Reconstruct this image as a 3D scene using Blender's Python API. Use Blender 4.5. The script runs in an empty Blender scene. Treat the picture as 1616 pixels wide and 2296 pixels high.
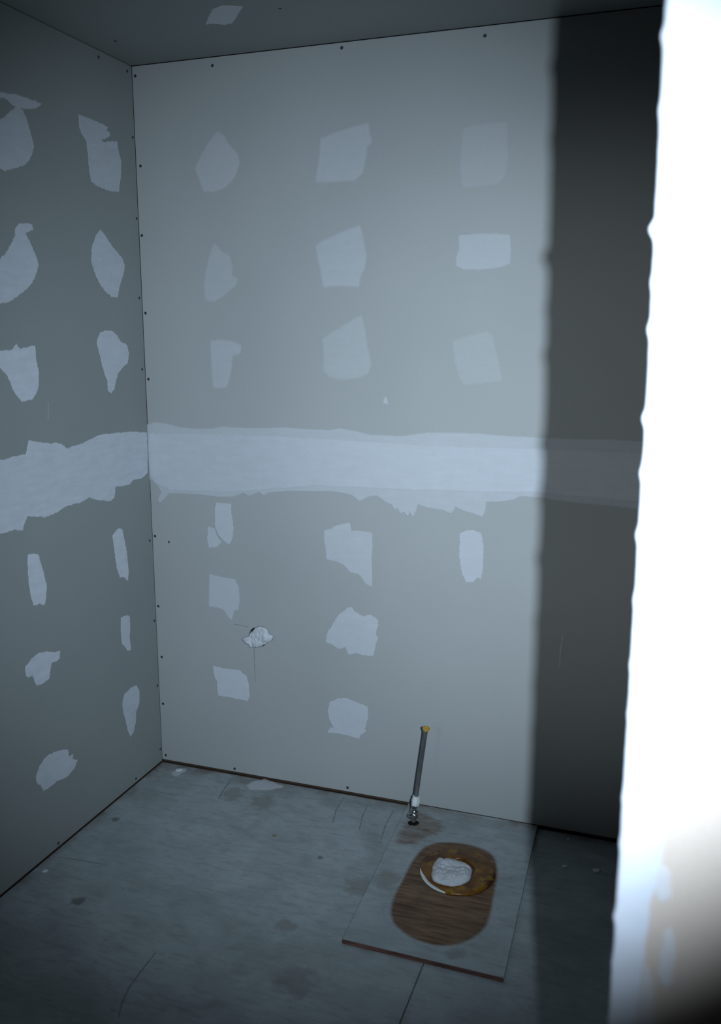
import bpy, bmesh, math, random
from mathutils import Vector, noise
C = bpy.context.scene.collection
rnd = random.Random(7)

# ---------------------------------------------------------------- camera
CAM = Vector((1.6233, -2.5752, 1.4952))
cam = bpy.data.cameras.new('camera'); cam_o = bpy.data.objects.new('camera', cam); C.objects.link(cam_o)
cam_o.location = CAM
cam_o.rotation_mode = 'XYZ'
cam_o.rotation_euler = (math.radians(90 - 10.9890), math.radians(0.0715), math.radians(19.4997))
cam.sensor_fit = 'AUTO'; cam.sensor_width = 36.0
cam.lens = 36.0 * 2014.407 / 2296.0
cam.shift_x = 23.0 / 2296.0; cam.shift_y = -8.0 / 2296.0
cam.clip_start = 0.05
cam.dof.use_dof = True; cam.dof.focus_distance = 2.75; cam.dof.aperture_fstop = 3.2
bpy.context.scene.camera = cam_o

# ---------------------------------------------------------------- light: dim house light and the flash beside the lens
w = bpy.data.worlds.new('world'); bpy.context.scene.world = w; w.use_nodes = True
w.node_tree.nodes['Background'].inputs[0].default_value = (0.95, 1.0, 1.0, 1)
w.node_tree.nodes['Background'].inputs[1].default_value = 0.003
fl = bpy.data.lights.new('camera_flash', 'SPOT'); fl_o = bpy.data.objects.new('camera_flash', fl); C.objects.link(fl_o)
fl_o.location = (1.756, -2.535, 1.53)
fl_o.rotation_euler = (math.radians(90 - 9.8), 0, math.radians(22.0))
fl.energy = 240; fl.color = (0.75, 0.93, 1.12); fl.shadow_soft_size = 0.010
fl.spot_size = math.radians(70); fl.spot_blend = 1.0
hl = bpy.data.lights.new('hall_work_lamp', 'SPOT'); hl_o = bpy.data.objects.new('hall_work_lamp', hl); C.objects.link(hl_o)
hl_o.location = (0.50, -2.90, 1.50)
hl_o.rotation_euler = (Vector((1.34, 0, 1.13)) - hl_o.location).to_track_quat('-Z', 'Y').to_euler()
hl.energy = 66; hl.color = (0.88, 1.0, 1.08); hl.shadow_soft_size = 0.10
hl.spot_size = math.radians(40); hl.spot_blend = 1.0
vs = bpy.context.scene.view_settings
vs.view_transform = 'Standard'; vs.look = 'None'; vs.gamma = 1; vs.use_curve_mapping = False; vs.exposure = 0.0

H = 2.305      # room height
YF = -1.705    # camera side of the doorway wall
XE = 1.6025    # its left end

# outlines measured on the walls, tenths of a millimetre / metres
PATCHES = [
  ('L1', 'L', 0.62, 'large drop-shaped compound patch topped by a slanted bar at the left frame edge',
   [(6625,20809),(5890,20899),(5504,20957),(5077,20970),(4455,20968),(4705,20813),(5191,20695),(5365,20668),(5248,20640),(5126,20481),(5015,20198),(4892,19835),(5005,19592),(5128,19427),(5425,19245),(6085,19028),(6858,19215),(7062,19567),(6682,19990),(5952,20308),(5718,20506),(5484,20663),(5743,20744),(5901,20792),(6516,20682)]),
  ('L2', 'L', 0.62, 'notched tall compound patch high on the left wall by the corner',
   [(2843,21045),(2278,21032),(1689,21020),(1445,20983),(1543,20888),(1365,20849),(1349,20764),(1586,20656),(1862,20566),(1643,20521),(1317,20607),(986,20669),(940,20371),(817,20136),(879,19674),(1036,19223),(1484,19186),(1846,19210),(2155,19240),(2410,19314),(2469,19611),(2495,20034),(2527,20391),(2724,20534),(2834,20691),(2838,20868)]),
  ('L3', 'L', 0.72, 'bottle-shaped compound patch at the left frame edge',
   [(5715,17747),(5431,17812),(5183,17817),(5141,17696),(5309,17622),(5456,17562),(5366,17413),(5209,17199),(5058,16901),(5014,16788),(5169,16511),(5374,16269),(5659,16083),(6025,15897),(6291,15775),(7083,15672),(7348,16093),(6987,16564),(6303,16940),(6059,17203),(5846,17467),(5847,17622)]),
  ('L4', 'L', 0.68, 'leaf-shaped compound patch on the left wall',
   [(2087,17991),(1831,17812),(1463,17522),(1031,17267),(901,17076),(1000,16761),(1247,16413),(1371,16073),(1702,16087),(2013,16245),(2308,16490),(2503,16799),(2607,17108),(2529,17493),(2326,17802)]),
  ('L5', 'L', 0.82, 'shield-shaped compound patch with a jagged top at the left frame edge',
   [(7156,14542),(6553,14544),(6283,14551),(6113,14698),(5971,14558),(5809,14602),(5686,14589),(5538,14634),(5391,14644),(5386,14336),(5311,13975),(5328,13616),(5480,13383),(5641,13237),(5859,13228),(6039,13204),(6232,13369),(6383,13576),(6519,13905),(6978,14260)]),
  ('L6', 'L', 0.72, 'bulb-shaped compound patch with a dripping tail',
   [(2372,14993),(2069,15060),(1744,15034),(1516,14927),(1339,14723),(1003,14624),(899,14373),(999,14069),(1282,13939),(1540,13769),(1678,13569),(1796,13301),(1974,13175),(2129,13279),(2109,13521),(2248,13797),(2379,14135),(2486,14468),(2552,14731)]),
  ('LB', 'L', 0.74, 'wide pale joint compound band across the left wall seam',
   [(35000,11700),(26000,12100),(18000,11800),(11000,12000),(7695,11728),(6845,11754),(6534,11785),(6042,11771),(5897,12141),(5428,12041),(4960,11939),(4822,11961),(4473,11858),(4322,11738),(3758,11764),(3208,11861),(2753,11947),(2056,11930),(1075,11888),(75,11758),(136,10441),(471,10311),(944,10337),(1263,10211),(1762,10246),(2006,10256),(2107,9918),(2352,9861),(2925,9988),(3361,10159),(3806,10074),(4436,10092),(4851,9998),(5445,9943),(5721,10021),(6173,10120),(6297,9959),(6390,9756),(6647,9846),(7896,9869),(35000,9900),(27000,9600),(19000,9850),(12000,9650)]),
  ('L7', 'L', 0.85, 'narrow upright compound strip below the left band',
   [(6244,9054),(6008,9024),(5827,8957),(5759,8686),(5657,8365),(5575,8019),(5625,7707),(5725,7475),(5905,7592),(6059,7571),(6168,7603),(6246,7944),(6280,8334),(6279,8711)]),
  ('L8', 'L', 0.78, 'narrow upright compound strip below the band near the corner',
   [(2280,8737),(2023,8885),(1777,8864),(1679,8537),(1565,8069),(1547,7664),(1518,7388),(1593,7108),(1758,7270),(2006,7319),(2130,7615),(2208,8144)]),
  ('L9', 'L', 0.70, 'short narrow compound streak near the corner',
   [(2067,5983),(1815,5967),(1589,5884),(1593,5519),(1649,5153),(1603,4753),(1784,4769),(1947,4977),(2086,5145),(2099,5602)]),
  ('L10', 'L', 0.82, 'hooked compound patch low on the left wall',
   [(6684,5968),(6391,6123),(6047,6161),(5725,6090),(5439,5965),(5181,5917),(5221,5713),(5366,5682),(5583,5719),(5658,5557),(5743,5292),(6002,5255),(6249,5283),(6346,5452),(6402,5644),(6586,5660),(6670,5743)]),
  ('L11', 'L', 0.70, 'teardrop compound patch low beside the corner',
   [(1709,3439),(1392,3412),(1225,3125),(1282,2749),(1491,2514),(1548,2139),(1702,1886),(1869,1800),(2002,2097),(2078,2444),(2185,2724),(2228,3130),(2079,3380)]),
  ('L12', 'L', 0.78, 'lowest ragged compound patch near the floor',
   [(5922,3045),(5624,2990),(5323,2907),(5122,2801),(5099,2591),(4888,2564),(4942,2445),(4717,2295),(4864,2119),(5196,2020),(5446,2043),(5648,2100),(6016,2087),(6312,2098),(6387,2329),(6531,2443),(6566,2665),(6369,2911),(6163,3019)]),
  ('B1', 'B', 0.28, 'kite-shaped compound patch',
   [(2864,20908),(3041,20795),(3155,20598),(3329,20397),(3474,20261),(3543,20041),(3431,19754),(3276,19532),(2999,19353),(2693,19277),(2357,19307),(2245,19625),(2102,19944),(2346,20330),(2615,20658)]),
  ('B2', 'B', 0.27, 'flag-shaped compound patch',
   [(6235,20496),(6553,20584),(6964,20677),(7302,20750),(7624,20787),(7652,20546),(7720,20326),(7573,20240),(7547,19952),(7441,19533),(7238,19361),(6827,19358),(6411,19343),(6076,19373),(6134,19729),(6206,20094)]),
  ('B3', 'B', 0.12, 'faint tall rectangular compound patch',
   [(10440,20473),(10662,20527),(11152,20549),(11565,20543),(11582,20052),(11618,19706),(11561,19248),(11384,19049),(10952,19024),(10453,19003),(10379,19430),(10392,19897),(10421,20243)]),
  ('B4', 'B', 0.22, 'fin-shaped compound patch',
   [(2643,17651),(2867,17432),(3124,17292),(3193,17024),(3200,16691),(3382,16620),(3301,16448),(3097,16317),(2829,16131),(2560,15999),(2311,16056),(2277,16438),(2369,16841),(2475,17242)]),
  ('B5', 'B', 0.27, 'pentagonal compound patch',
   [(6050,17510),(6334,17654),(6686,17794),(7034,17908),(7378,18008),(7476,17680),(7560,17176),(7520,16861),(7383,16610),(7342,16356),(7105,16386),(6824,16403),(6542,16395),(6286,16373),(6189,16891),(6105,17214)]),
  ('B6', 'B', 0.30, 'wide rectangular compound patch',
   [(10360,17647),(10866,17678),(11367,17661),(11764,17612),(11801,17243),(11789,16886),(11519,16796),(11019,16747),(10510,16770),(10316,16860),(10298,17043),(10395,17284)]),
  ('B7', 'B', 0.28, 'flag-shaped narrow compound patch',
   [(2457,14709),(2788,14738),(3177,14684),(3454,14589),(3402,14383),(3136,14312),(3096,13965),(2990,13545),(2905,13333),(2509,13311),(2474,13747),(2458,14236)]),
  ('B8', 'B', 0.20, 'house-shaped compound patch with a slanted top',
   [(6250,14777),(6538,14962),(6965,15198),(7429,15456),(7528,15067),(7600,14546),(7729,14089),(7632,13824),(7322,13687),(6822,13639),(6462,13700),(6274,13871),(6291,14405)]),
  ('B9', 'B', 0.14, 'faint slanted compound patch',
   [(10277,14714),(10689,14841),(11199,14967),(11329,14880),(11445,14445),(11561,14009),(11648,13671),(11176,13612),(10593,13550),(10456,13803),(10342,14183)]),
  ('BB', 'B', 0.36, 'wide ragged joint compound band across the back wall seam',
   [(-28,11986),(248,12084),(667,12054),(1162,11954),(1687,11915),(2305,11937),(2789,12026),(3264,12000),(4046,12014),(4967,12060),(5718,12032),(6457,12031),(6749,12097),(7326,12009),(7755,11930),(8738,11928),(9559,12065),(10894,12089),(11805,12047),(12945,12028),(13930,12029),(14890,12043),(15828,12020),(18506,12001),(18672,9949),(15469,10198),(14990,10230),(14016,10257),(12888,10354),(12314,10358),(12125,10241),(11738,10164),(11320,10124),(11288,9856),(11227,9677),(10958,9766),(10689,9816),(10417,9932),(10287,9721),(10012,9811),(9600,9838),(9252,9925),(9119,9532),(9019,9704),(8937,9547),(8837,9678),(8739,9616),(8624,9774),(8554,9714),(8453,9874),(8268,9931),(7981,10121),(7694,10075),(7405,9918),(7186,10072),(6967,10129),(6451,10168),(5702,10124),(4940,10093),(4319,9999),(4161,9903),(4006,10009),(3608,9854),(3451,9947),(3047,9791),(2562,9761),(1908,9796),(1075,9790),(651,9750),(472,9542),(313,9426),(284,9531),(431,9767),(320,9957),(159,10159),(-9,10240),(-91,10311)]),
  ('BC', 'B', 0.50, 'whiter second coat along the back wall seam',
   [(27,11707),(1484,11747),(2781,11753),(4351,11771),(5865,11760),(7327,11723),(8741,11686),(9838,11666),(10906,11673),(12958,11710),(14908,11709),(18534,11659),(18644,10287),(15929,10392),(14006,10462),(12882,10510),(11468,10439),(10135,10413),(8758,10360),(7331,10346),(5854,10331),(4941,10194),(3691,10034),(2729,9948),(1746,9905),(743,9906),(274,10075),(46,10304),(10,10992)]),
  ('B10', 'B', 0.50, 'rounded upright compound patch below the seam',
   [(2457,9547),(2587,9526),(2717,9534),(2976,9521),(2984,9226),(3051,8711),(3011,8409),(2891,8175),(2762,8240),(2602,8378),(2475,8518),(2400,8738),(2397,9187)]),
  ('B10b', 'B', 0.45, 'small wedge compound dab beside the upright patch',
   [(2136,8719),(2365,8660),(2424,8439),(2598,8227),(2429,8062),(2146,8009),(2088,8262)]),
  ('B11', 'B', 0.42, 'blocky compound patch with a trailing lower corner',
   [(6267,8877),(6477,8921),(6566,9013),(6819,9103),(7070,9164),(7130,8898),(7335,8928),(7787,8905),(7804,8567),(7777,8139),(7795,7568),(7797,7222),(7635,7293),(7457,7537),(7339,7598),(7116,7621),(6893,7847),(6669,7929),(6323,7971),(6295,8375),(6236,8659)]),
  ('B12', 'B', 0.45, 'upright oblong compound patch below the seam at the right',
   [(10586,9090),(10773,9199),(11000,9216),(11216,9138),(11280,8777),(11283,8232),(11244,7748),(11148,7808),(11017,7658),(10814,7624),(10686,7834),(10577,8377)]),
  ('B13', 'B', 0.42, 'square compound patch with a ragged tail above the plugged drain',
   [(2132,7076),(2315,7047),(2727,6994),(3055,6978),(3162,6714),(3185,6303),(3127,5974),(2978,5943),(2887,5607),(2741,5747),(2614,5935),(2365,5987),(2081,5988),(2116,6582)]),
  ('B14', 'B', 0.50, 'broad ragged blot of compound',
   [(6968,6380),(7118,6455),(7283,6296),(7521,6204),(7788,6262),(8010,6140),(8026,5967),(7939,5692),(8014,5554),(7942,5324),(7870,4944),(7527,4917),(7271,4960),(7044,4872),(6923,5127),(6710,5026),(6511,5152),(6281,5200),(6313,5505),(6513,5827),(6696,6144)]),
  ('B15', 'B', 0.62, 'bright leaf-shaped compound patch below the plugged drain',
   [(2148,3864),(2553,3821),(3140,3834),(3385,3676),(3461,3369),(3485,2974),(3414,2788),(3031,2813),(2610,2834),(2304,2839),(2301,3291),(2205,3519)]),
  ('B16', 'B', 0.55, 'lowest rounded compound patch with a trowelled foot',
   [(6397,3154),(6661,3315),(6969,3374),(7275,3280),(7685,3187),(7687,2805),(7582,2405),(7628,2335),(7431,2180),(7385,2048),(6892,2110),(6315,2113),(6394,2267),(6550,2244),(6426,2459),(6318,2832)]),
  ('Bd', 'B', 0.40, 'small compound dab above the seam band',
   [(8170,12949),(8225,13096),(8282,12912)]),
  ('C1', 'C', 0.55, 'compound patch on the ceiling',
   [(3973,-2590),(4286,-3025),(4675,-3513),(5007,-3664),(5324,-3553),(5455,-3441),(5118,-3015),(4670,-2457),(4416,-2398),(4185,-2590)]),
  ('G1', 'G', 0.55, '',
   [(9470,-1071),(9470,-748),(9480,-527),(9966,-721),(10389,-983),(10359,-1422),(10066,-1632),(10035,-2031),(9642,-2348),(9470,-2299),(9470,-1795)]),
  ('G0', 'G', 0.95, '',
   [(10257,-2453),(10521,-2060),(10951,-1882),(11480,-1844),(11898,-1942),(12204,-2172),(12372,-2652),(12479,-3288),(12520,-4019),(12588,-4798),(12563,-5377),(12390,-5805),(12078,-6184),(11725,-6363),(11274,-6382),(10823,-6218),(10447,-5944),(10239,-5537),(10153,-4966),(10154,-4334),(10156,-3671),(10176,-3038)]),
]
SCREWS_BACK = [(0.011,2.275),(0.016,2.012),(0.008,1.803),(0.011,1.562),(0.011,1.351),(0.009,0.825),(0.011,0.578),(0.016,0.395),(0.013,0.222),(0.015,0.028),(0.277,2.28),(0.687,2.289),(1.095,2.279),(0.286,0.022),(0.7,0.025)]
SCREWS_LEFT = [(0.026,2.283),(0.012,2.095),(0.008,1.854),(0.015,1.609),(0.017,1.383),(0.018,0.812),(0.011,0.528),(0.009,0.291),(-0.0,0.053),(0.173,2.284),(0.168,0.019),(0.582,0.006),(0.078,2.307)]
FLOOR_LINES = [[(0.042,-0.189),(0.172,-0.193)],[(0.029,-0.619),(0.108,-0.612),(0.181,-0.607)],[(0.514,-0.885),(0.517,-0.959),(0.521,-1.013),(0.534,-1.061),(0.55,-1.099)],[(0.694,-0.022),(0.698,-0.101),(0.715,-0.18)],[(0.783,-0.038),(0.79,-0.112),(0.806,-0.189)],[(0.873,-0.047),(0.874,-0.137),(0.889,-0.238)],[(0.288,-0.019),(0.299,-0.106),(0.31,-0.165)]]
SMEARS = [[(0.377,-0.02),(0.397,0.0),(0.439,-0.011),(0.475,-0.024),(0.439,-0.053),(0.381,-0.071),(0.363,-0.051)],[(0.08,-0.062),(0.081,-0.038),(0.103,-0.023),(0.107,-0.042),(0.097,-0.073)]]
SPOTS = [(0.065, -0.387, 0.014), (0.874, -0.864, 0.06), (0.574, -0.306, 0.008), (0.78, -0.688, 0.03), (0.747, -0.368, 0.01), (0.341, -0.123, 0.05), (0.456, -0.143, 0.05), (0.997, -0.614, 0.07), (0.898, -0.469, 0.05), (0.207, -0.774, 0.02)]
WAD_WALL = ((0.3863, 0.5093), [(-3.055, 0.0505), (-2.963, 0.062), (-2.839, 0.0581), (-2.465, 0.0432), (-2.185, 0.0462), (-1.931, 0.0387), (-1.338, 0.0322), (-0.742, 0.0321), (-0.246, 0.0428), (-0.085, 0.0529), (0.217, 0.06), (0.408, 0.0475), (0.851, 0.0497), (1.551, 0.0383), (2.208, 0.0263), (3.058, 0.0307)])
WAD_FLOOR = ((1.1385, -0.3366), [(-2.99, 0.0489), (-2.223, 0.0588), (-1.74, 0.0547), (-1.343, 0.0547), (-0.787, 0.0503), (-0.231, 0.0506), (0.151, 0.0485), (0.867, 0.0561), (1.182, 0.0569), (1.604, 0.0571), (2.142, 0.0658), (2.174, 0.0488), (2.268, 0.0735), (2.567, 0.0594)])
# ---------------------------------------------------------------- materials
class NT:
    def __init__(s, name, rough=0.9, spec=0.2):
        s.m = bpy.data.materials.new(name); s.m.use_nodes = True
        s.t = s.m.node_tree; s.b = s.t.nodes['Principled BSDF']
        s.b.inputs['Roughness'].default_value = rough
        s.b.inputs['Specular IOR Level'].default_value = spec
        s.co = s.t.nodes.new('ShaderNodeTexCoord').outputs['Object']
    def link(s, a, b): s.t.links.new(a, b)
    def put(s, sock, v):
        if isinstance(v, bpy.types.NodeSocket): s.link(v, sock)
        else: sock.default_value = v
    def noise(s, scale, detail=3, rough=.5, vec=None, stretch=None, dist=0):
        n = s.t.nodes.new('ShaderNodeTexNoise'); n.inputs['Scale'].default_value = scale
        n.inputs['Detail'].default_value = detail; n.inputs['Roughness'].default_value = rough
        n.inputs['Distortion'].default_value = dist
        v = vec or s.co
        if stretch:
            mp = s.t.nodes.new('ShaderNodeMapping'); mp.inputs['Scale'].default_value = stretch
            s.link(v, mp.inputs['Vector']); v = mp.outputs[0]
        s.link(v, n.inputs['Vector']); return n.outputs['Fac']
    def rng(s, v, a, b, c=0., d=1.):
        n = s.t.nodes.new('ShaderNodeMapRange'); s.put(n.inputs[0], v)
        for i, q in enumerate((a, b, c, d)): n.inputs[i+1].default_value = q
        return n.outputs[0]
    def math(s, op, a, b=0.):
        n = s.t.nodes.new('ShaderNodeMath'); n.operation = op; s.put(n.inputs[0], a); s.put(n.inputs[1], b); return n.outputs[0]
    def mix(s, f, a, b, mode='MIX'):
        n = s.t.nodes.new('ShaderNodeMix'); n.data_type = 'RGBA'; n.blend_type = mode
        s.put(n.inputs[0], f); 
        for k, v in ((6, a), (7, b)):
            s.put(n.inputs[k], v if isinstance(v, bpy.types.NodeSocket) else (*v, 1))
        return n.outputs[2]
    def dist(s, p):
        n = s.t.nodes.new('ShaderNodeVectorMath'); n.operation = 'DISTANCE'; s.link(s.co, n.inputs[0]); n.inputs[1].default_value = p
        return n.outputs['Value']
    def attr(s, name):
        n = s.t.nodes.new('ShaderNodeAttribute'); n.attribute_name = name; return n.outputs['Fac']
    def done(s, col, bump=None, strength=.2, distance=.002):
        s.put(s.b.inputs['Base Color'], col if isinstance(col, bpy.types.NodeSocket) else (*col, 1))
        if bump is not None:
            n = s.t.nodes.new('ShaderNodeBump'); n.inputs['Strength'].default_value = strength; n.inputs['Distance'].default_value = distance
            s.link(bump, n.inputs['Height']); s.link(n.outputs[0], s.b.inputs['Normal'])
        return s.m

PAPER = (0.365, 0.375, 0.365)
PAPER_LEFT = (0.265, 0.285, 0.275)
PAPER_WARM = (0.60, 0.50, 0.42)
MUD = (0.63, 0.66, 0.72)
def paper_col(n, base=PAPER):
    a = n.mix(n.rng(n.noise(2.2, 3), .3, .7), [c*.965 for c in base], [c*1.03 for c in base])
    b = n.mix(n.rng(n.noise(240, 2), .3, .7), (.97, .97, .97), (1.03, 1.03, 1.03))
    return n.mix(1., a, b, 'MULTIPLY')
n = NT('drywall_paper'); M_PAPER = n.done(paper_col(n), n.noise(350, 2), .08, .0006)
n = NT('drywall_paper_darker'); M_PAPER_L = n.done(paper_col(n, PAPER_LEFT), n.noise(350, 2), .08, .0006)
n = NT('drywall_paper_tan'); M_PAPER_W = n.done(paper_col(n, PAPER_WARM), n.noise(350, 2), .08, .0006)
_mud = {}
def mud(coat, base=PAPER):
    """joint compound over grey paper; coat = how thickly it covers"""
    k = (round(coat, 2), base)
    if k not in _mud:
        n = NT('joint_compound_%d' % int(coat*100), .85)
        v = n.noise(28, 4, .6); fine = n.noise(160, 3)
        streak = n.noise(30, 3, .6, stretch=(.35, .35, 2.2))
        cov = n.math('MULTIPLY', n.attr('cover'), k[0])
        cov = n.math('MULTIPLY', cov, n.rng(streak, .25, .75, .86, 1.1))
        col = n.mix(n.rng(v, .3, .7), [c*.96 for c in MUD], [c*1.03 for c in MUD])
        col = n.mix(n.rng(n.noise(9, 3, .7), .68, .78, 0, .25), col, (.62, .55, .42))
        _mud[k] = n.done(n.mix(cov, paper_col(n, base), col), n.math('ADD', v, n.math('MULTIPLY', fine, .4)), .22, .0015)
    return _mud[k]
n = NT('framing_timber', .85)
M_TIMBER = n.done(n.mix(n.noise(14, 4, .6, stretch=(1, 6, 6)), (.02, .017, .015), (.11, .065, .04)))
n = NT('dark_cavity', 1, 0); M_DARK = n.done(n.mix(n.noise(20), (.012, .012, .012), (.02, .018, .016)))
n = NT('screw_steel', .5, .4); M_SCREW = n.done(n.mix(n.noise(300), (.02, .022, .025), (.05, .05, .055)))

def floor_col(n, spots=()):
    g = n.noise(7, 6, .65, dist=.6); g2 = n.noise(32, 5, .7, stretch=(.45, 1.8, 1))
    st = n.noise(3.1, 5, .62, dist=.4)
    c = n.mix(n.rng(g, .3, .7), (.285, .315, .32), (.37, .41, .42))
    c = n.mix(n.rng(g2, .5, .75, 0, .6), c, (.19, .20, .195))
    c = n.mix(n.rng(st, .56, .74, 0, .55), c, (.17, .175, .165))
    c = n.mix(n.rng(n.noise(11, 4, .7), .66, .74, 0, .5), c, (.24, .19, .14))
    c = n.mix(n.rng(n.noise(75, 3, .6), .66, .76, 0, .6), c, (.10, .10, .10))
    c = n.mix(n.rng(n.noise(5.5, 6, .72, stretch=(.7, 1.5, 1), dist=.5), .5, .7, 0, .5), c, (.205, .215, .205))
    c = n.mix(n.rng(n.noise(120, 2, .6, stretch=(1, 1.3, 1)), .72, .8, 0, .8), c, (.6, .64, .66))
    wob = n.math('MULTIPLY', n.math('SUBTRACT', n.noise(26, 4, .65), .5), .09)
    for x, y, r in spots:
        d = n.math('ADD', n.dist((x, y, 0)), n.math('MULTIPLY', wob, min(1.2, r*22)))
        k = n.rng(d, r*.55, r*1.05, .75 if r < .03 else .5, 0)
        c = n.mix(k, c, (.20, .12, .05) if r == .008 else (.12, .125, .115) if r < .03 else (.17, .165, .14))
    # builder's dirt swept against the walls
    sx = n.t.nodes.new('ShaderNodeSeparateXYZ'); n.link(n.co, sx.inputs[0])
    edge = n.math('MAXIMUM', n.rng(sx.outputs[1], -.07, 0), n.rng(n.math('MULTIPLY', sx.outputs[0], -1.), -.04, 0))
    edge = n.math('MULTIPLY', edge, n.rng(n.noise(9, 4, .6), .4, .65, 0, .8))
    c = n.mix(edge, c, (.14, .105, .075))
    return c, n.math('ADD', g, n.math('MULTIPLY', g2, .5))
def floor_mat(name, spots=()):
    n = NT(name, .82, .25); c, h = floor_col(n, spots)
    return n.done(c, h, .12, .003)
PANEL_SPOTS = [(1.29, -.30, .012), (1.27, -.285, .007), (.97, -.42, .05), (1.31, -.5, .011), (1.21, -.66, .03)]

n = NT('bare_plywood', .82, .25)
gr = n.noise(22, 5, .65, stretch=(.5, 4.5, 1), dist=.5)
c = n.mix(n.rng(gr, .3, .7), (.075, .042, .026), (.25, .155, .095))
c = n.mix(n.rng(n.noise(9, 4, .65), .45, .75, 0, .5), c, (.06, .045, .035))

n2c = floor_col(n)[0]
cov = n.math('MULTIPLY', n.attr('cover'), n.attr('coat'))
M_BARE = n.done(n.mix(n.rng(n.math('ADD', cov, n.math('MULTIPLY', n.math('SUBTRACT', n.noise(30, 5, .7, stretch=(.8, 2.4, 1)), .5), n.math('SUBTRACT', 1.9, n.math('MULTIPLY', n.attr('coat'), 1.6)))), .2, .8), n2c, c), gr, .15, .002)
n = NT('panel_edge', .7); M_EDGE = n.done(n.mix(n.rng(n.noise(60, 4, .6, stretch=(.2, 1, 1)), .3, .7), (.07, .035, .03), (.20, .10, .08)))
n = NT('line_mark', .9); M_LINE = n.done(n.mix(n.rng(n.noise(60, 4), .3, .7), (.15, .165, .17), (.27, .295, .30)))
n = NT('chrome', .18, .5); n.b.inputs['Metallic'].default_value = 1; M_CHROME = n.done(n.mix(n.rng(n.noise(90, 4), .4, .7), (.55, .57, .6), (.25, .26, .26)))
n = NT('riser_metal', .38, .5); n.b.inputs['Metallic'].default_value = .85; M_RISER = n.done(n.mix(n.rng(n.noise(60, 4, stretch=(3, 3, .3)), .35, .7), (.36, .36, .36), (.20, .20, .20)))
n = NT('white_plastic', .45, .4); M_WHITE = n.done(n.mix(n.noise(80), (.62, .64, .62), (.76, .78, .78)))
n = NT('yellow_washer', .6, .3); M_YEL = n.done(n.mix(n.noise(90), (.42, .24, .035), (.6, .38, .07)))
n = NT('blue_plastic', .4, .4); M_BLUE = n.done(n.mix(n.noise(60), (.05, .08, .18), (.10, .14, .26)))
n = NT('amber_wax', .3, .3)
wv = n.noise(16, 4, .6, dist=.8)
c = n.mix(n.rng(wv, .36, .66), (.18, .078, .010), (.055, .017, .006))
c = n.mix(n.rng(n.noise(34, 3), .56, .68, 0, .8), c, (.25, .13, .011))
c = n.mix(n.rng(n.noise(120, 3), .66, .74, 0, .9), c, (.012, .008, .006))
M_WAX = n.done(c, wv, .3, .004)
n = NT('crumpled_tissue', .95, .1)
M_TISSUE = n.done(n.mix(n.rng(n.noise(70, 5, .65), .3, .7), (.46, .475, .49), (.60, .62, .64)), n.noise(110, 5, .65), .5, .004)

# ---------------------------------------------------------------- helpers
def obj(name, me, mat, parent=None, loc=None):
    o = bpy.data.objects.new(name, me); C.objects.link(o)
    if mat and not me.materials: me.materials.append(mat)
    if parent: o.parent = parent
    if loc: o.location = loc
    return o
def from_bm(name, bm, smooth=False):
    bmesh.ops.recalc_face_normals(bm, faces=bm.faces)
    me = bpy.data.meshes.new(name); bm.to_mesh(me); bm.free()
    if smooth:
        for p in me.polygons: p.use_smooth = True
    return me
def box_bm(lo, hi, bevel=0, bm=None):
    bm = bm or bmesh.new()
    r = bmesh.ops.create_cube(bm, size=1)
    for v in r['verts']:
        v.co = Vector([(lo[i]+hi[i])/2 + v.co[i]*(hi[i]-lo[i]) for i in range(3)])
    if bevel: bmesh.ops.bevel(bm, geom=list(set(e for v in r['verts'] for e in v.link_edges)), offset=bevel, segments=2, affect='EDGES')
    return bm
def box(name, lo, hi, mat, parent=None, bevel=0):
    return obj(name, from_bm(name, box_bm(lo, hi, bevel)), mat, parent)
def structure(o): o['kind'] = 'structure'; return o
def thing(name, label, cat, loc=(0, 0, 0), group=None):
    o = bpy.data.objects.new(name, None); C.objects.link(o); o.location = loc
    o.empty_display_size = .02
    o['label'] = label; o['category'] = cat
    if group: o['group'] = group
    return o
def tag(o, label, cat, group=None):
    o['label'] = label; o['category'] = cat
    if group: o['group'] = group
    return o
def lathe(prof, seg=32, axis=None, org=(0, 0, 0), lump=0, notch=None):
    """prof: (radius, height) pairs turned about axis"""
    bm = bmesh.new(); rings = []
    q = Vector((0, 0, 1)).rotation_difference(Vector(axis or (0, 0, 1)).normalized())
    for r, h in prof:
        if r < 1e-6: rings.append([bm.verts.new(q @ Vector((0, 0, h)) + Vector(org))]); continue
        ring = []
        for i in range(seg):
            a = 2*math.pi*i/seg
            k = 1 + lump*noise.noise(Vector((math.cos(a)*1.7, math.sin(a)*1.7, r*40+h*40)))
            if notch and r > .06:
                d = math.degrees(a); k *= 1 - notch*max(0, min(1, (d-190)/22, (268-d)/18))
            ring.append(bm.verts.new(q @ Vector((math.cos(a)*r*k, math.sin(a)*r*k, h)) + Vector(org)))
        rings.append(ring)
    for A, B in zip(rings, rings[1:]):
        for i in range(seg):
            j = (i+1) % seg
            if len(A) == 1: bm.faces.new((A[0], B[i], B[j]))
            elif len(B) == 1: bm.faces.new((A[i], A[j], B[0]))
            else: bm.faces.new((A[i], A[j], B[j], B[i]))
    return bm
def densify(pts, step, jit, seed):
    r = random.Random(seed); out = []
    for i, p in enumerate(pts):
        q = pts[(i+1) % len(pts)]; d = math.dist(p, q); k = max(1, int(d/step))
        for j in range(k):
            t = j/k; s = jit if j else jit*.4
            out.append((p[0]+(q[0]-p[0])*t + r.uniform(-s, s), p[1]+(q[1]-p[1])*t + r.uniform(-s, s)))
    return out
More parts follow.
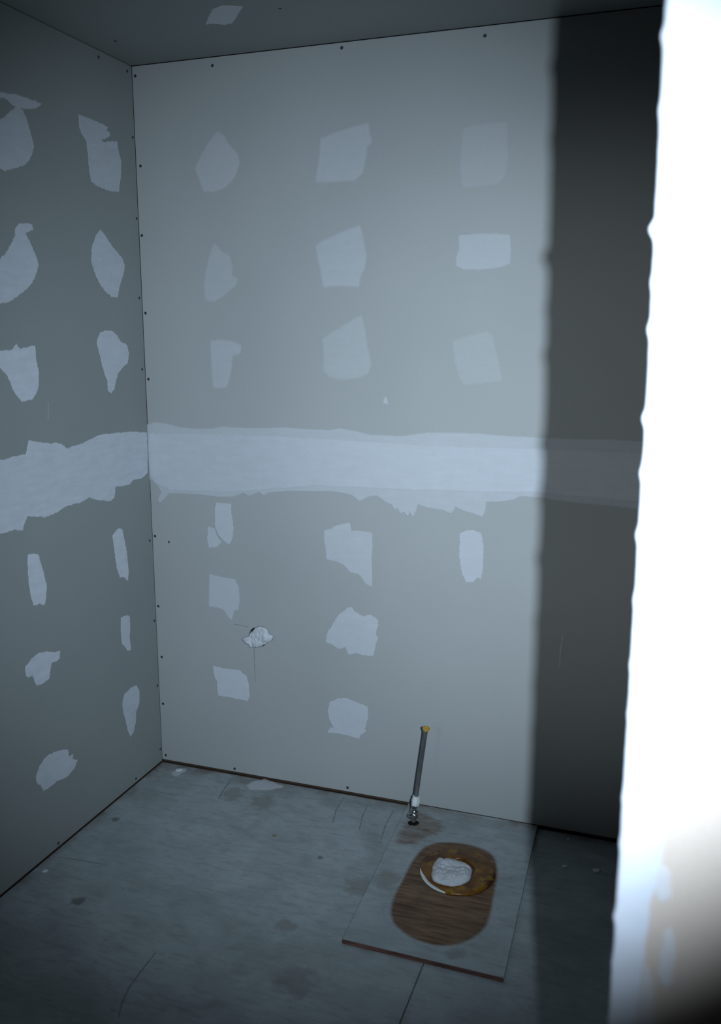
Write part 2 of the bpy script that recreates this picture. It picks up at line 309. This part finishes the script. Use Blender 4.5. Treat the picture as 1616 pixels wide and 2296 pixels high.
def layer(name, pts, to3, mat, parent, thick=.0012, feather=.003, step=.006, jit=.0012, seed=1, coat=None):
    """a thin proud coat on a plane: flat top, sloping feathered rim; to3(u, v, lift) gives the point"""
    P = densify(pts, step, jit, seed)
    area = sum(P[i][0]*P[(i+1) % len(P)][1]-P[(i+1) % len(P)][0]*P[i][1] for i in range(len(P)))
    if area < 0: P.reverse()
    N = len(P); Q = []
    for i in range(N):
        a, b = P[i-1], P[(i+1) % N]; dx, dy = b[0]-a[0], b[1]-a[1]; l = math.hypot(dx, dy) or 1
        Q.append((P[i][0]+dy/l*feather, P[i][1]-dx/l*feather))
    from mathutils.geometry import tessellate_polygon
    V = [to3(x, y, thick) for x, y in P] + [to3(x, y, thick*.12) for x, y in Q]
    F = [tuple(t) for t in tessellate_polygon([[Vector((x, y, 0)) for x, y in P]])]
    F += [(i, (i+1) % N, N+(i+1) % N, N+i) for i in range(N)]
    me = bpy.data.meshes.new(name); me.from_pydata(V, [], F)
    c = me.attributes.new('cover', 'FLOAT', 'POINT')
    for i in range(2*N): c.data[i].value = 1. if i < N else .12
    if coat is not None:
        k = me.attributes.new('coat', 'FLOAT', 'POINT')
        for i in range(2*N): k.data[i].value = coat
    bm = bmesh.new(); bm.from_mesh(me); bmesh.ops.recalc_face_normals(bm, faces=bm.faces)
    # make the top face its outward side
    out = Vector(to3(0, 0, 1)) - Vector(to3(0, 0, 0))
    bm.faces.ensure_lookup_table()
    if sum(f.normal.dot(out)*f.calc_area() for f in bm.faces) < 0: bmesh.ops.reverse_faces(bm, faces=bm.faces)
    bm.to_mesh(me); bm.free()
    return obj(name, me, mat, parent)
def ribbon(name, pts, wd, to3, mat, parent, thick=.0004):
    L_, R_ = [], []
    for i, p in enumerate(pts):
        a, b = pts[max(i-1, 0)], pts[min(i+1, len(pts)-1)]; dx, dy = b[0]-a[0], b[1]-a[1]; l = math.hypot(dx, dy)
        k = wd*(.5 if 0 < i < len(pts)-1 else .25)
        L_.append((p[0]-dy/l*k, p[1]+dx/l*k)); R_.append((p[0]+dy/l*k, p[1]-dx/l*k))
    return layer(name, L_ + R_[::-1], to3, mat, parent, thick, .0008, .02, .0004)
def wad(name, cen, star, height, mat, to3, parent=None, crinkle=.35, base=0.):
    """crumpled lump: star outline, domed, creased by ridged noise"""
    st = sorted(star); NA, NR = 96, 26; V = []; F = []
    def R(a):
        for i in range(len(st)):
            a0, r0 = st[i]; a1, r1 = st[(i+1) % len(st)]
            if i == len(st)-1: a1 += 2*math.pi
            for s in (0, 2*math.pi):
                if a0 <= a+s <= a1: return r0+(r1-r0)*((a+s-a0)/(a1-a0 or 1))
        return st[0][1]
    for i in range(NR+1):
        rho = i/NR
        for j in range(NA):
            a = -math.pi + 2*math.pi*j/NA; r = R(a)*rho
            x, y = math.cos(a)*r, math.sin(a)*r
            p = Vector((x*38, y*38, height*50))
            cr = abs(noise.noise(p*.8))*1.2 + abs(noise.noise(p*1.9))*.45
            h = height*(max(0, 1-rho**3.2)**.5)*(1-crinkle*1.2+crinkle*1.6*cr) if i < NR else base
            V.append(to3(cen[0]+x, cen[1]+y, max(h, base)))
    for i in range(NR):
        for j in range(NA):
            k = (j+1) % NA; F.append((i*NA+j, i*NA+k, (i+1)*NA+k, (i+1)*NA+j))
    F.append(tuple(NR*NA+j for j in reversed(range(NA))))
    me = bpy.data.meshes.new(name); me.from_pydata(V, [], F)
    bm = bmesh.new(); bm.from_mesh(me); bmesh.ops.remove_doubles(bm, verts=bm.verts, dist=1e-5); return obj(name, from_bm(name, bm, True), mat, parent)
on_back = lambda x, z, h: (x, -h, z)
on_left = lambda d, z, h: (h, -d, z)
on_ceil = lambda x, y, h: (x, y, H-h)
on_floor = lambda x, y, h: (x, y, h)
on_panel = lambda x, y, h: (x, y, .011+h)
on_front = lambda x, z, h: (x, YF-h, z)

# ---------------------------------------------------------------- the shell
T = .0127
XR = 2.42
floor = structure(box('floor', (-.13, -3.6, -.16), (3.2, .13, -.019), M_TIMBER))
M_FLOOR = floor_mat('dusty_subfloor', SPOTS)
M_PANEL = floor_mat('dusty_panel', PANEL_SPOTS)
XS = 1.1465
box('plywood_sheet', (0.0, -3.6, -.019), (XS-.0014, -.0, 0), M_FLOOR, floor, .0012)
box('plywood_sheet', (XS+.0014, -3.6, -.019), (3.2, -.0, 0), M_FLOOR, floor, .0012)
ceil = structure(box('ceiling', (-.13, -3.6, H+T), (3.2, .13, H+T+.14), M_TIMBER))
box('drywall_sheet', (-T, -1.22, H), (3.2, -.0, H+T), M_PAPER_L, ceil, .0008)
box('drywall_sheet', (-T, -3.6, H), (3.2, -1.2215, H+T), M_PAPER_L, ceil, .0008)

wall_back = structure(box('wall_back', (-.13, T, 0), (3.2, .13, H+T), M_DARK))
wall_left = structure(box('wall_left', (-.13, -3.6, 0), (-T, T, H+T), M_DARK))
wall_right = structure(box('wall_right', (XR, YF+.115, 0), (XR+.11, 0, H-.001), M_PAPER))
wall_front = structure(box('wall_front', (XE+.004, YF, 0.0), (3.2, YF+.115, H-.001), M_PAPER_W))

SEAM = 1.105; GAP = .0118; HC = (.386, .509); HR = .0345
# back wall sheets; the lower one has a drain hole cut in it
box('drywall_sheet', (.0006, 0, SEAM+.001), (3.2, T, H-.0022), M_PAPER, wall_back, .0008)
def sheet_with_hole(x0, x1, z0, z1, hc, r, seg=40):
    bm = bmesh.new(); rows = []
    def frame(y):
        cs = [bm.verts.new((x, y, z)) for x, z in ((x0, z0), (x1, z0), (x1, z1), (x0, z1))]
        sq = [bm.verts.new((hc[0]+a*.08, y, hc[1]+b*.08)) for a, b in ((-1, -1), (1, -1), (1, 1), (-1, 1))]
        ci = [bm.verts.new((hc[0]+math.cos(-.75*math.pi+2*math.pi*i/seg)*r*(1+.03*rnd.uniform(-1, 1)), y, hc[1]+math.sin(-.75*math.pi+2*math.pi*i/seg)*r*(1+.03*rnd.uniform(-1, 1)))) for i in range(seg)]
        for k in range(4):
            m = (k+1) % 4; bm.faces.new((cs[k], cs[m], sq[m], sq[k]))
            q = seg//4; arc = [ci[(k*q+i) % seg] for i in range(q+1)]
            mid = q//2
            for i in range(q):
                bm.faces.new((sq[k] if i < mid else sq[m], arc[i+1], arc[i]))
            bm.faces.new((sq[k], sq[m], arc[mid]))
        return cs, ci
    a, b = frame(0), frame(T)
    for k in range(4): bm.faces.new((a[0][k], a[0][(k+1) % 4], b[0][(k+1) % 4], b[0][k]))
    for i in range(seg): bm.faces.new((a[1][i], a[1][(i+1) % seg], b[1][(i+1) % seg], b[1][i]))
    return from_bm('drywall_sheet', bm)
obj('drywall_sheet', sheet_with_hole(.0006, 3.2, GAP, SEAM-.001, HC, HR), M_PAPER, wall_back)
box('sole_plate', (0, .008, 0), (3.2, T, GAP+.002), M_TIMBER, wall_back)
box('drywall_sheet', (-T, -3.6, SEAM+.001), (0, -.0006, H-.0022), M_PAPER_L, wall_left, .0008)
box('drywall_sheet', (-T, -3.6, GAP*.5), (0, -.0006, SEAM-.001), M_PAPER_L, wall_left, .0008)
box('sole_plate', (-T, -3.6, 0), (-.006, 0, GAP), M_TIMBER, wall_left)

# drywall screws sunk in little dimples
sb = lathe([(0, .0003), (.0012, .0001), (.002, .0005), (.0042, .0006), (.0048, 0.0)], 12)
screw_me = from_bm('screw', sb, True); screw_me.materials.append(M_SCREW)
first = True
for lst, par, to3, rot in ((SCREWS_BACK, wall_back, on_back, (math.pi/2, 0, 0)), (SCREWS_LEFT[:-1], wall_left, on_left, (0, math.pi/2, 0))):
    for a, b in lst:
        o = bpy.data.objects.new('screw', screw_me); C.objects.link(o); o.parent = par
        o.location = to3(max(a, .010), max(b, .017), 0); o.rotation_euler = rot
for a, b in ((.63, -.30), (.09, -.22)):
    o = bpy.data.objects.new('screw', screw_me); C.objects.link(o); o.parent = ceil
    o.location = on_ceil(a, b, 0); o.rotation_euler = (math.pi, 0, 0)

# joint compound on the walls and ceiling
PLACE = {'B': (wall_back, on_back), 'L': (wall_left, on_left), 'C': (ceil, on_ceil)}
panel_marks = []
for i, (key, where, coat, label, pts) in enumerate(PATCHES):
    P = [(x/1e4, y/1e4) for x, y in pts]
    if where == 'G': panel_marks.append((coat, P)); continue
    par, to3 = PLACE[where]
    band = key in ('LB', 'BB', 'BC')
    soft = coat < .45
    th = .0024 if key == 'BC' else .0016 if band else .0010
    fe = .012 if key == 'BC' else .008 if coat < .3 else .0045 if soft else .0022
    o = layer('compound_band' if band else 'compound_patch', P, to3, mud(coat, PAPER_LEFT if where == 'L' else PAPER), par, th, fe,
              .0045 if not band else .008, .0005 if soft else .0016, i+3)
    o['label'] = label
for pts, wd, par, to3, mt in (
        ([(1.372, .636), (1.366, .58), (1.364, .525)], .003, wall_back, on_back, mud(.4)),
        ([(.498, 1.311), (.503, 1.262)], .0022, wall_left, on_left, mud(.3, PAPER_LEFT))):
    ribbon('scratch', pts, wd, to3, mt, par)
for pts in ([(.3706, .470), (.3716, .40), (.372, .352)], [(.30, .545), (.335, .543), (.352, .540)], [(.688, 1.215), (.688, 1.15), (.686, 1.10)],
            [(1.092, 1.21), (1.092, 1.12)], [(.284, 1.21), (.284, 1.11)]):
    ribbon('pencil_line', pts, .0009, on_back, mud(.02) if pts[0][1] > 1 else M_LINE, wall_back, .0003)
layer('gouge', [(.060, .8105), (.0632, .8125), (.0655, .807), (.0632, .803)], on_back, M_DARK, wall_back, .0003, .0006, .01)

# the near doorway wall: compound trowelled over its corner bead, nail bumps down the edge
bumps = [(2.24, .003), (2.05, .003), (1.91, .004), (1.83, .0035), (1.744, .0035), (1.685, .0018), (1.586, .0075), (1.54, .002), (1.499, .0035), (1.4188, .0048), (1.3675, .0034), (1.309, .003), (1.245, .0018), (1.18, .0016), (1.13, .001), (1.04, .0016), (.99, .0014), (.9075, .0032), (.855, .0012), (.79, .0012), (.71, .003), (.6, .002), (.45, .003), (.3, .002), (.15, .003)]
def edge_x(z):
    x = 1.6035 + (1.5988-1.6035)*max(0, min(1, (z-1.45)/.3)) - .001*max(0, min(1, (1.0-z)/.2))
    x += .0005*noise.noise(Vector((z*21, 0, 3))) + .0004*noise.noise(Vector((z*70, 0, 8)))
    return x - sum(.7*h*math.exp(-((z-c)/(.0062 if h > .006 else .0065))**2) for c, h in bumps)
inner = [(0, 1.632), (.6, 1.630), (.79, 1.6285), (.83, 1.630), (.88, 1.632), (.905, 1.6335), (.928, 1.633), (.95, 1.6385), (.97, 1.641), (1.0, 1.6415), (1.05, 1.639), (1.09, 1.636), (1.2, 1.638), (1.6, 1.645), (H, 1.65)]
def inner_x(z):
    for (a, b), (c, d) in zip(inner, inner[1:]):
        if a <= z <= c: return b+(d-b)*(z-a)/(c-a) + .0014*noise.noise(Vector((z*40, 2, 0)))
    return inner[-1][1]
bm = bmesh.new(); rows = []; NZ = 560
for i in range(NZ+1):
    z = .002 + (H-.006)*i/NZ; e = edge_x(z); s = inner_x(z)
    prof = [(s+.004, YF-.0002), (s, YF-.0009), (e+.016, YF-.0024), (e+.004, YF-.0036), (e+.0012, YF-.003), (e, YF-.0008), (e+.0003, YF+.003), (e+.001, YF+.03), (e+.0035, YF+.055)]
    rows.append([bm.verts.new((x, y, z)) for x, y in prof])
for A, B in zip(rows, rows[1:]):
    for k in range(len(A)-1): bm.faces.new((A[k], A[k+1], B[k+1], B[k]))
me = from_bm('corner_compound', bm, True)
at = me.attributes.new('cover', 'FLOAT', 'POINT')
for i in range(len(me.vertices)): at.data[i].value = .15 if i % 9 == 0 else 1.
o = obj('corner_compound', me, mud(.95, PAPER_WARM), wall_front); o['label'] = 'bright white compound trowelled over the corner edge'
for k, pts in enumerate(([(1.6545, .905), (1.659, .895), (1.6605, .87), (1.6595, .845), (1.656, .838), (1.652, .85), (1.6525, .88)],
            [(1.643, 1.13), (1.652, 1.115), (1.655, 1.10), (1.649, 1.105), (1.640, 1.11)],
            [(1.642, .975), (1.650, .965), (1.652, .94), (1.646, .935), (1.64, .95)],
            [(1.633, .86), (1.642, .84), (1.645, .80), (1.640, .74), (1.632, .74)])):
    o = layer('compound_smear', pts, on_front, mud(.6, PAPER_WARM), wall_front, .0006, .005, .006, .001, 60+k)

# ---------------------------------------------------------------- patch of plywood where the toilet stood
panel = thing('floor_panel', 'thin grey plywood panel on the floor with a bare brown toilet footprint', 'panel', (1.13, -.35, 0))
def at_parent(o, p):
    o.parent = p; o.matrix_parent_inverse.identity(); o.location = -Vector(p.location); return o
RC = (1.141, -.326)
PX0, PX1, PY0 = .922, 1.334, -.697
def panel_mesh():
    bm = bmesh.new(); seg = 48; r = .058
    def lvl(z):
        cs = [bm.verts.new((x, y, z)) for x, y in ((PX0+.014, PY0), (PX1+.006, PY0-.004), (PX1-.014, -.0035), (PX0-.012, -.0035))]
        ci = [bm.verts.new((RC[0]+math.cos(-.75*math.pi+2*math.pi*i/seg)*r, RC[1]+math.sin(-.75*math.pi+2*math.pi*i/seg)*r, z)) for i in range(seg)]
        q = seg//4
        for k in range(4):
            m = (k+1) % 4
            for i in range(q): bm.faces.new((cs[k] if i < q//2 else cs[m], ci[(k*q+i+1) % seg], ci[(k*q+i) % seg]))
            bm.faces.new((cs[k], cs[m], ci[(k*q+q//2) % seg]))
        return cs, ci
    a, b = lvl(.0002), lvl(.011)
    for k in range(4): bm.faces.new((a[0][k], a[0][(k+1) % 4], b[0][(k+1) % 4], b[0][k]))
    for i in range(seg): bm.faces.new((a[1][i], a[1][(i+1) % seg], b[1][(i+1) % seg], b[1][i]))
    return from_bm('board', bm)
at_parent(obj('board', panel_mesh(), M_PANEL), panel)
for k, (coat, P) in enumerate(panel_marks):
    for _ in range(2):   # round the corners of the outline
        P = [q for a, c in zip(P, P[1:]+P[:1]) for q in ((a[0]*.75+c[0]*.25, a[1]*.75+c[1]*.25), (a[0]*.25+c[0]*.75, a[1]*.25+c[1]*.75))]
    # leave the drain hole open: the bare patch is a ring of strips round it
    o = layer('bare_footprint' if coat > .9 else 'bare_stain', P, on_panel, M_BARE, None, .0004, .014 if coat > .9 else .03, .008, .0007, 90+k, coat)
    o['label'] = 'bare brown wood in the outline of a removed toilet base' if coat > .9 else 'worn brown stain round the water pipe'
    at_parent(o, panel)
# front edge: reddish ply edge with a slightly raised lip
bm = box_bm((PX0+.014, PY0-.0052, .0006), (PX1+.006, PY0-.0004, .0108), .0012)
for v in bm.verts: v.co.y -= .004*(v.co.x-PX0)/(PX1-PX0)
o = obj('front_edge', from_bm('front_edge', bm), M_EDGE); o['label'] = 'reddish brown raw front edge'; at_parent(o, panel)

# toilet flange, wax ring and the tissue stuffed in the drain
flange = thing('toilet_flange', 'round toilet flange in the floor panel coated with glossy amber brown wax', 'flange', (*RC, .011))
o = obj('rim', from_bm('rim', lathe([(.052, .001), (.052, .004), (.0535, .005), (.0965, .005), (.0985, .0062), (.1005, .0062), (.1015, .0052), (.1015, .001), (.052, .001)], 64), True), M_WHITE, flange); o['label'] = 'white plastic rim'
o = obj('socket', from_bm('socket', lathe([(.052, .0045), (.0505, .0045), (.050, -.075), (0, -.076)], 48), True), M_DARK, flange)
prof = [(.0478, .0005), (.0465, .0095), (.0490, .0125), (.058, .0138), (.070, .0128), (.082, .0108), (.093, .0098), (.1005, .0088), (.1045, .0062), (.1055, .0012), (.1030, .0006), (.1000, .0066), (.0525, .0062), (.0500, .0005), (.0478, .0005)]
o = obj('wax_ring', from_bm('wax_ring', lathe(prof, 120, lump=.02, notch=.085), True), M_WAX, flange, (.002, .002, 0)); o['label'] = 'glossy amber brown wax'
wc = (WAD_FLOOR[0][0]-.004, WAD_FLOOR[0][1]-.019)
tag(wad('tissue_wad', wc, [(a, r*1.12) for a, r in WAD_FLOOR[1]], .017, M_TISSUE, lambda x, y, h: (x, y, .0245+h), crinkle=.4), 'crumpled white wad stuffed into the floor drain hole inside the amber ring', 'wad')

for q in flange.children: q.scale.y = 1.07

# ---------------------------------------------------------------- water supply
VX, VY = .958, -.116
val = thing('water_supply', 'thin metal riser tube on a chrome shutoff valve beside the back wall', 'pipe', (VX, VY, .0115))
def rod(name, a, b, r, mat, par, seg=20, prof=None):
    a, b = Vector(a), Vector(b); l = (b-a).length
    p = prof or [(0, 0), (r, 0), (r, 1), (0, 1)]
    return obj(name, from_bm(name, lathe([(q, h*l) for q, h in p], seg, axis=b-a, org=a), False), mat, par)
def sm(o):
    for p in o.data.polygons: p.use_smooth = True
    m = o.modifiers.new('edges', 'EDGE_SPLIT'); m.split_angle = math.radians(40); return o
o = obj('floor_hole', from_bm('floor_hole', lathe([(0, .0006), (.013, .0006), (.016, .0002), (.0165, 0)], 20, lump=.2)), M_DARK, val); o['label'] = 'dark ragged hole round the pipe'
sm(rod('stub_pipe', (0, 0, .0), (.001, .001, .022), .0072, M_CHROME, val))
sm(rod('valve_body', (.001, .001, .018), (.0015, .002, .060), .01, M_CHROME, val, 24, [(0, 0), (.0105, 0), (.0105, .16), (.0085, .2), (.0085, .3), (.0125, .38), (.0135, .5), (.0125, .62), (.0088, .7), (.0088, .8), (.0100, .84), (.0100, 1), (0, 1)]))
sm(rod('valve_stem', (.001, .0, .038), (.004, -.024, .038), .005, M_CHROME, val))
bm = lathe([(0, .009), (.007, .0088), (.012, .006), (.0125, .003), (.010, 0), (0, 0)], 24)
for v in bm.verts: v.co.x *= 1.35; v.co.y *= .8
o = obj('valve_handle', from_bm('valve_handle', bm, True), M_CHROME, val, (.004, -.022, .038))
o.rotation_euler = (math.radians(88), 0, math.radians(10)); o['label'] = 'oval chrome handle'
top = Vector((.988-VX, -.098-VY, .3195-.0115)); bot = Vector((.0025, .004, .058))
d = (top-bot).normalized()
o = sm(rod('coupling_nut', bot, bot+d*.031, .012, M_WHITE, val, 6, [(0, 0), (.0118, 0), (.0128, .08), (.0128, .62), (.0112, .68), (.0112, .97), (.0095, 1), (0, 1)])); o['label'] = 'white plastic nut'
sm(rod('riser_tube', bot+d*.028, top-d*.004, .0068, M_RISER, val, 24, [(0, 0), (.0068, 0), (.0068, .97), (.0078, .985), (.0078, 1), (0, 1)]))
o = sm(rod('cone_washer', top-d*.008, top+d*.004, .01, M_YEL, val, 24, [(0, 0), (.0072, 0), (.0118, .75), (.0118, 1), (.005, 1), (.0045, .6), (0, .6)])); o['label'] = 'yellow washer at the tip of the tube'

# ---------------------------------------------------------------- plugged drain stub in the back wall
drain = thing('drain_pipe', 'short plastic drain pipe set in the round hole in the back wall', 'pipe', (HC[0], 0, HC[1]))
sm(obj('pipe', from_bm('pipe', lathe([(.0265, -.06), (.0265, .0035), (.0275, .0045), (.0290, .0045), (.0298, .0035), (.0298, -.06)], 40, axis=(0, -1, 0))), M_WHITE, drain)).location = (.002, 0, -.001)
o = obj('liner', from_bm('liner', lathe([(.0264, .002), (.0255, .001), (.024, -.03), (0, -.035)], 40, axis=(0, -1, 0)), True), M_BLUE, drain, (.002, 0, -.001))
tag(wad('tissue_wad', WAD_WALL[0], WAD_WALL[1], .015, M_TISSUE, lambda x, z, h: (x, -.0047-h, z), crinkle=.45), 'crumpled white wad plugging the drain hole in the back wall', 'wad')

# ---------------------------------------------------------------- marks and crumbs on the floor
for pts in FLOOR_LINES: ribbon('scuff_line', pts, .0035, on_floor, M_LINE, floor, .0003)
for k, pts in enumerate(SMEARS): layer('compound_smear', pts, on_floor, mud(.42), floor, .0006, .008, .008, .003, 70+k)
crumbs = [((.088, -.036), .012, 'flat plaster crumb on the floor in the far room corner'), ((.035, -.69), .008, 'white plaster crumb on the floor beside the left wall'),
          ((1.417, -.03), .006, 'plaster crumb in the shadow against the back wall'), ((1.425, -.18), .008, 'plaster crumb in the shadow right of the plywood panel'),
          ((1.511, -.172), .011, 'larger plaster crumb in the shadow, rightmost of the crumbs')]
for k, ((x, y), r, lab) in enumerate(crumbs):
    st = [(-math.pi+2*math.pi*i/9+.05, r*(.65+.5*rnd.random())) for i in range(9)]
    me = wad('plaster_crumb', (0, 0), st, r*.5, mud(.96), lambda a, b, h: (a, b, h), crinkle=.3)
    c = me.data.attributes.new('cover', 'FLOAT', 'POINT')
    for v in c.data: v.value = 1
    me.location = (x, y, 0); tag(me, lab, 'crumb', 'plaster crumbs on the floor')
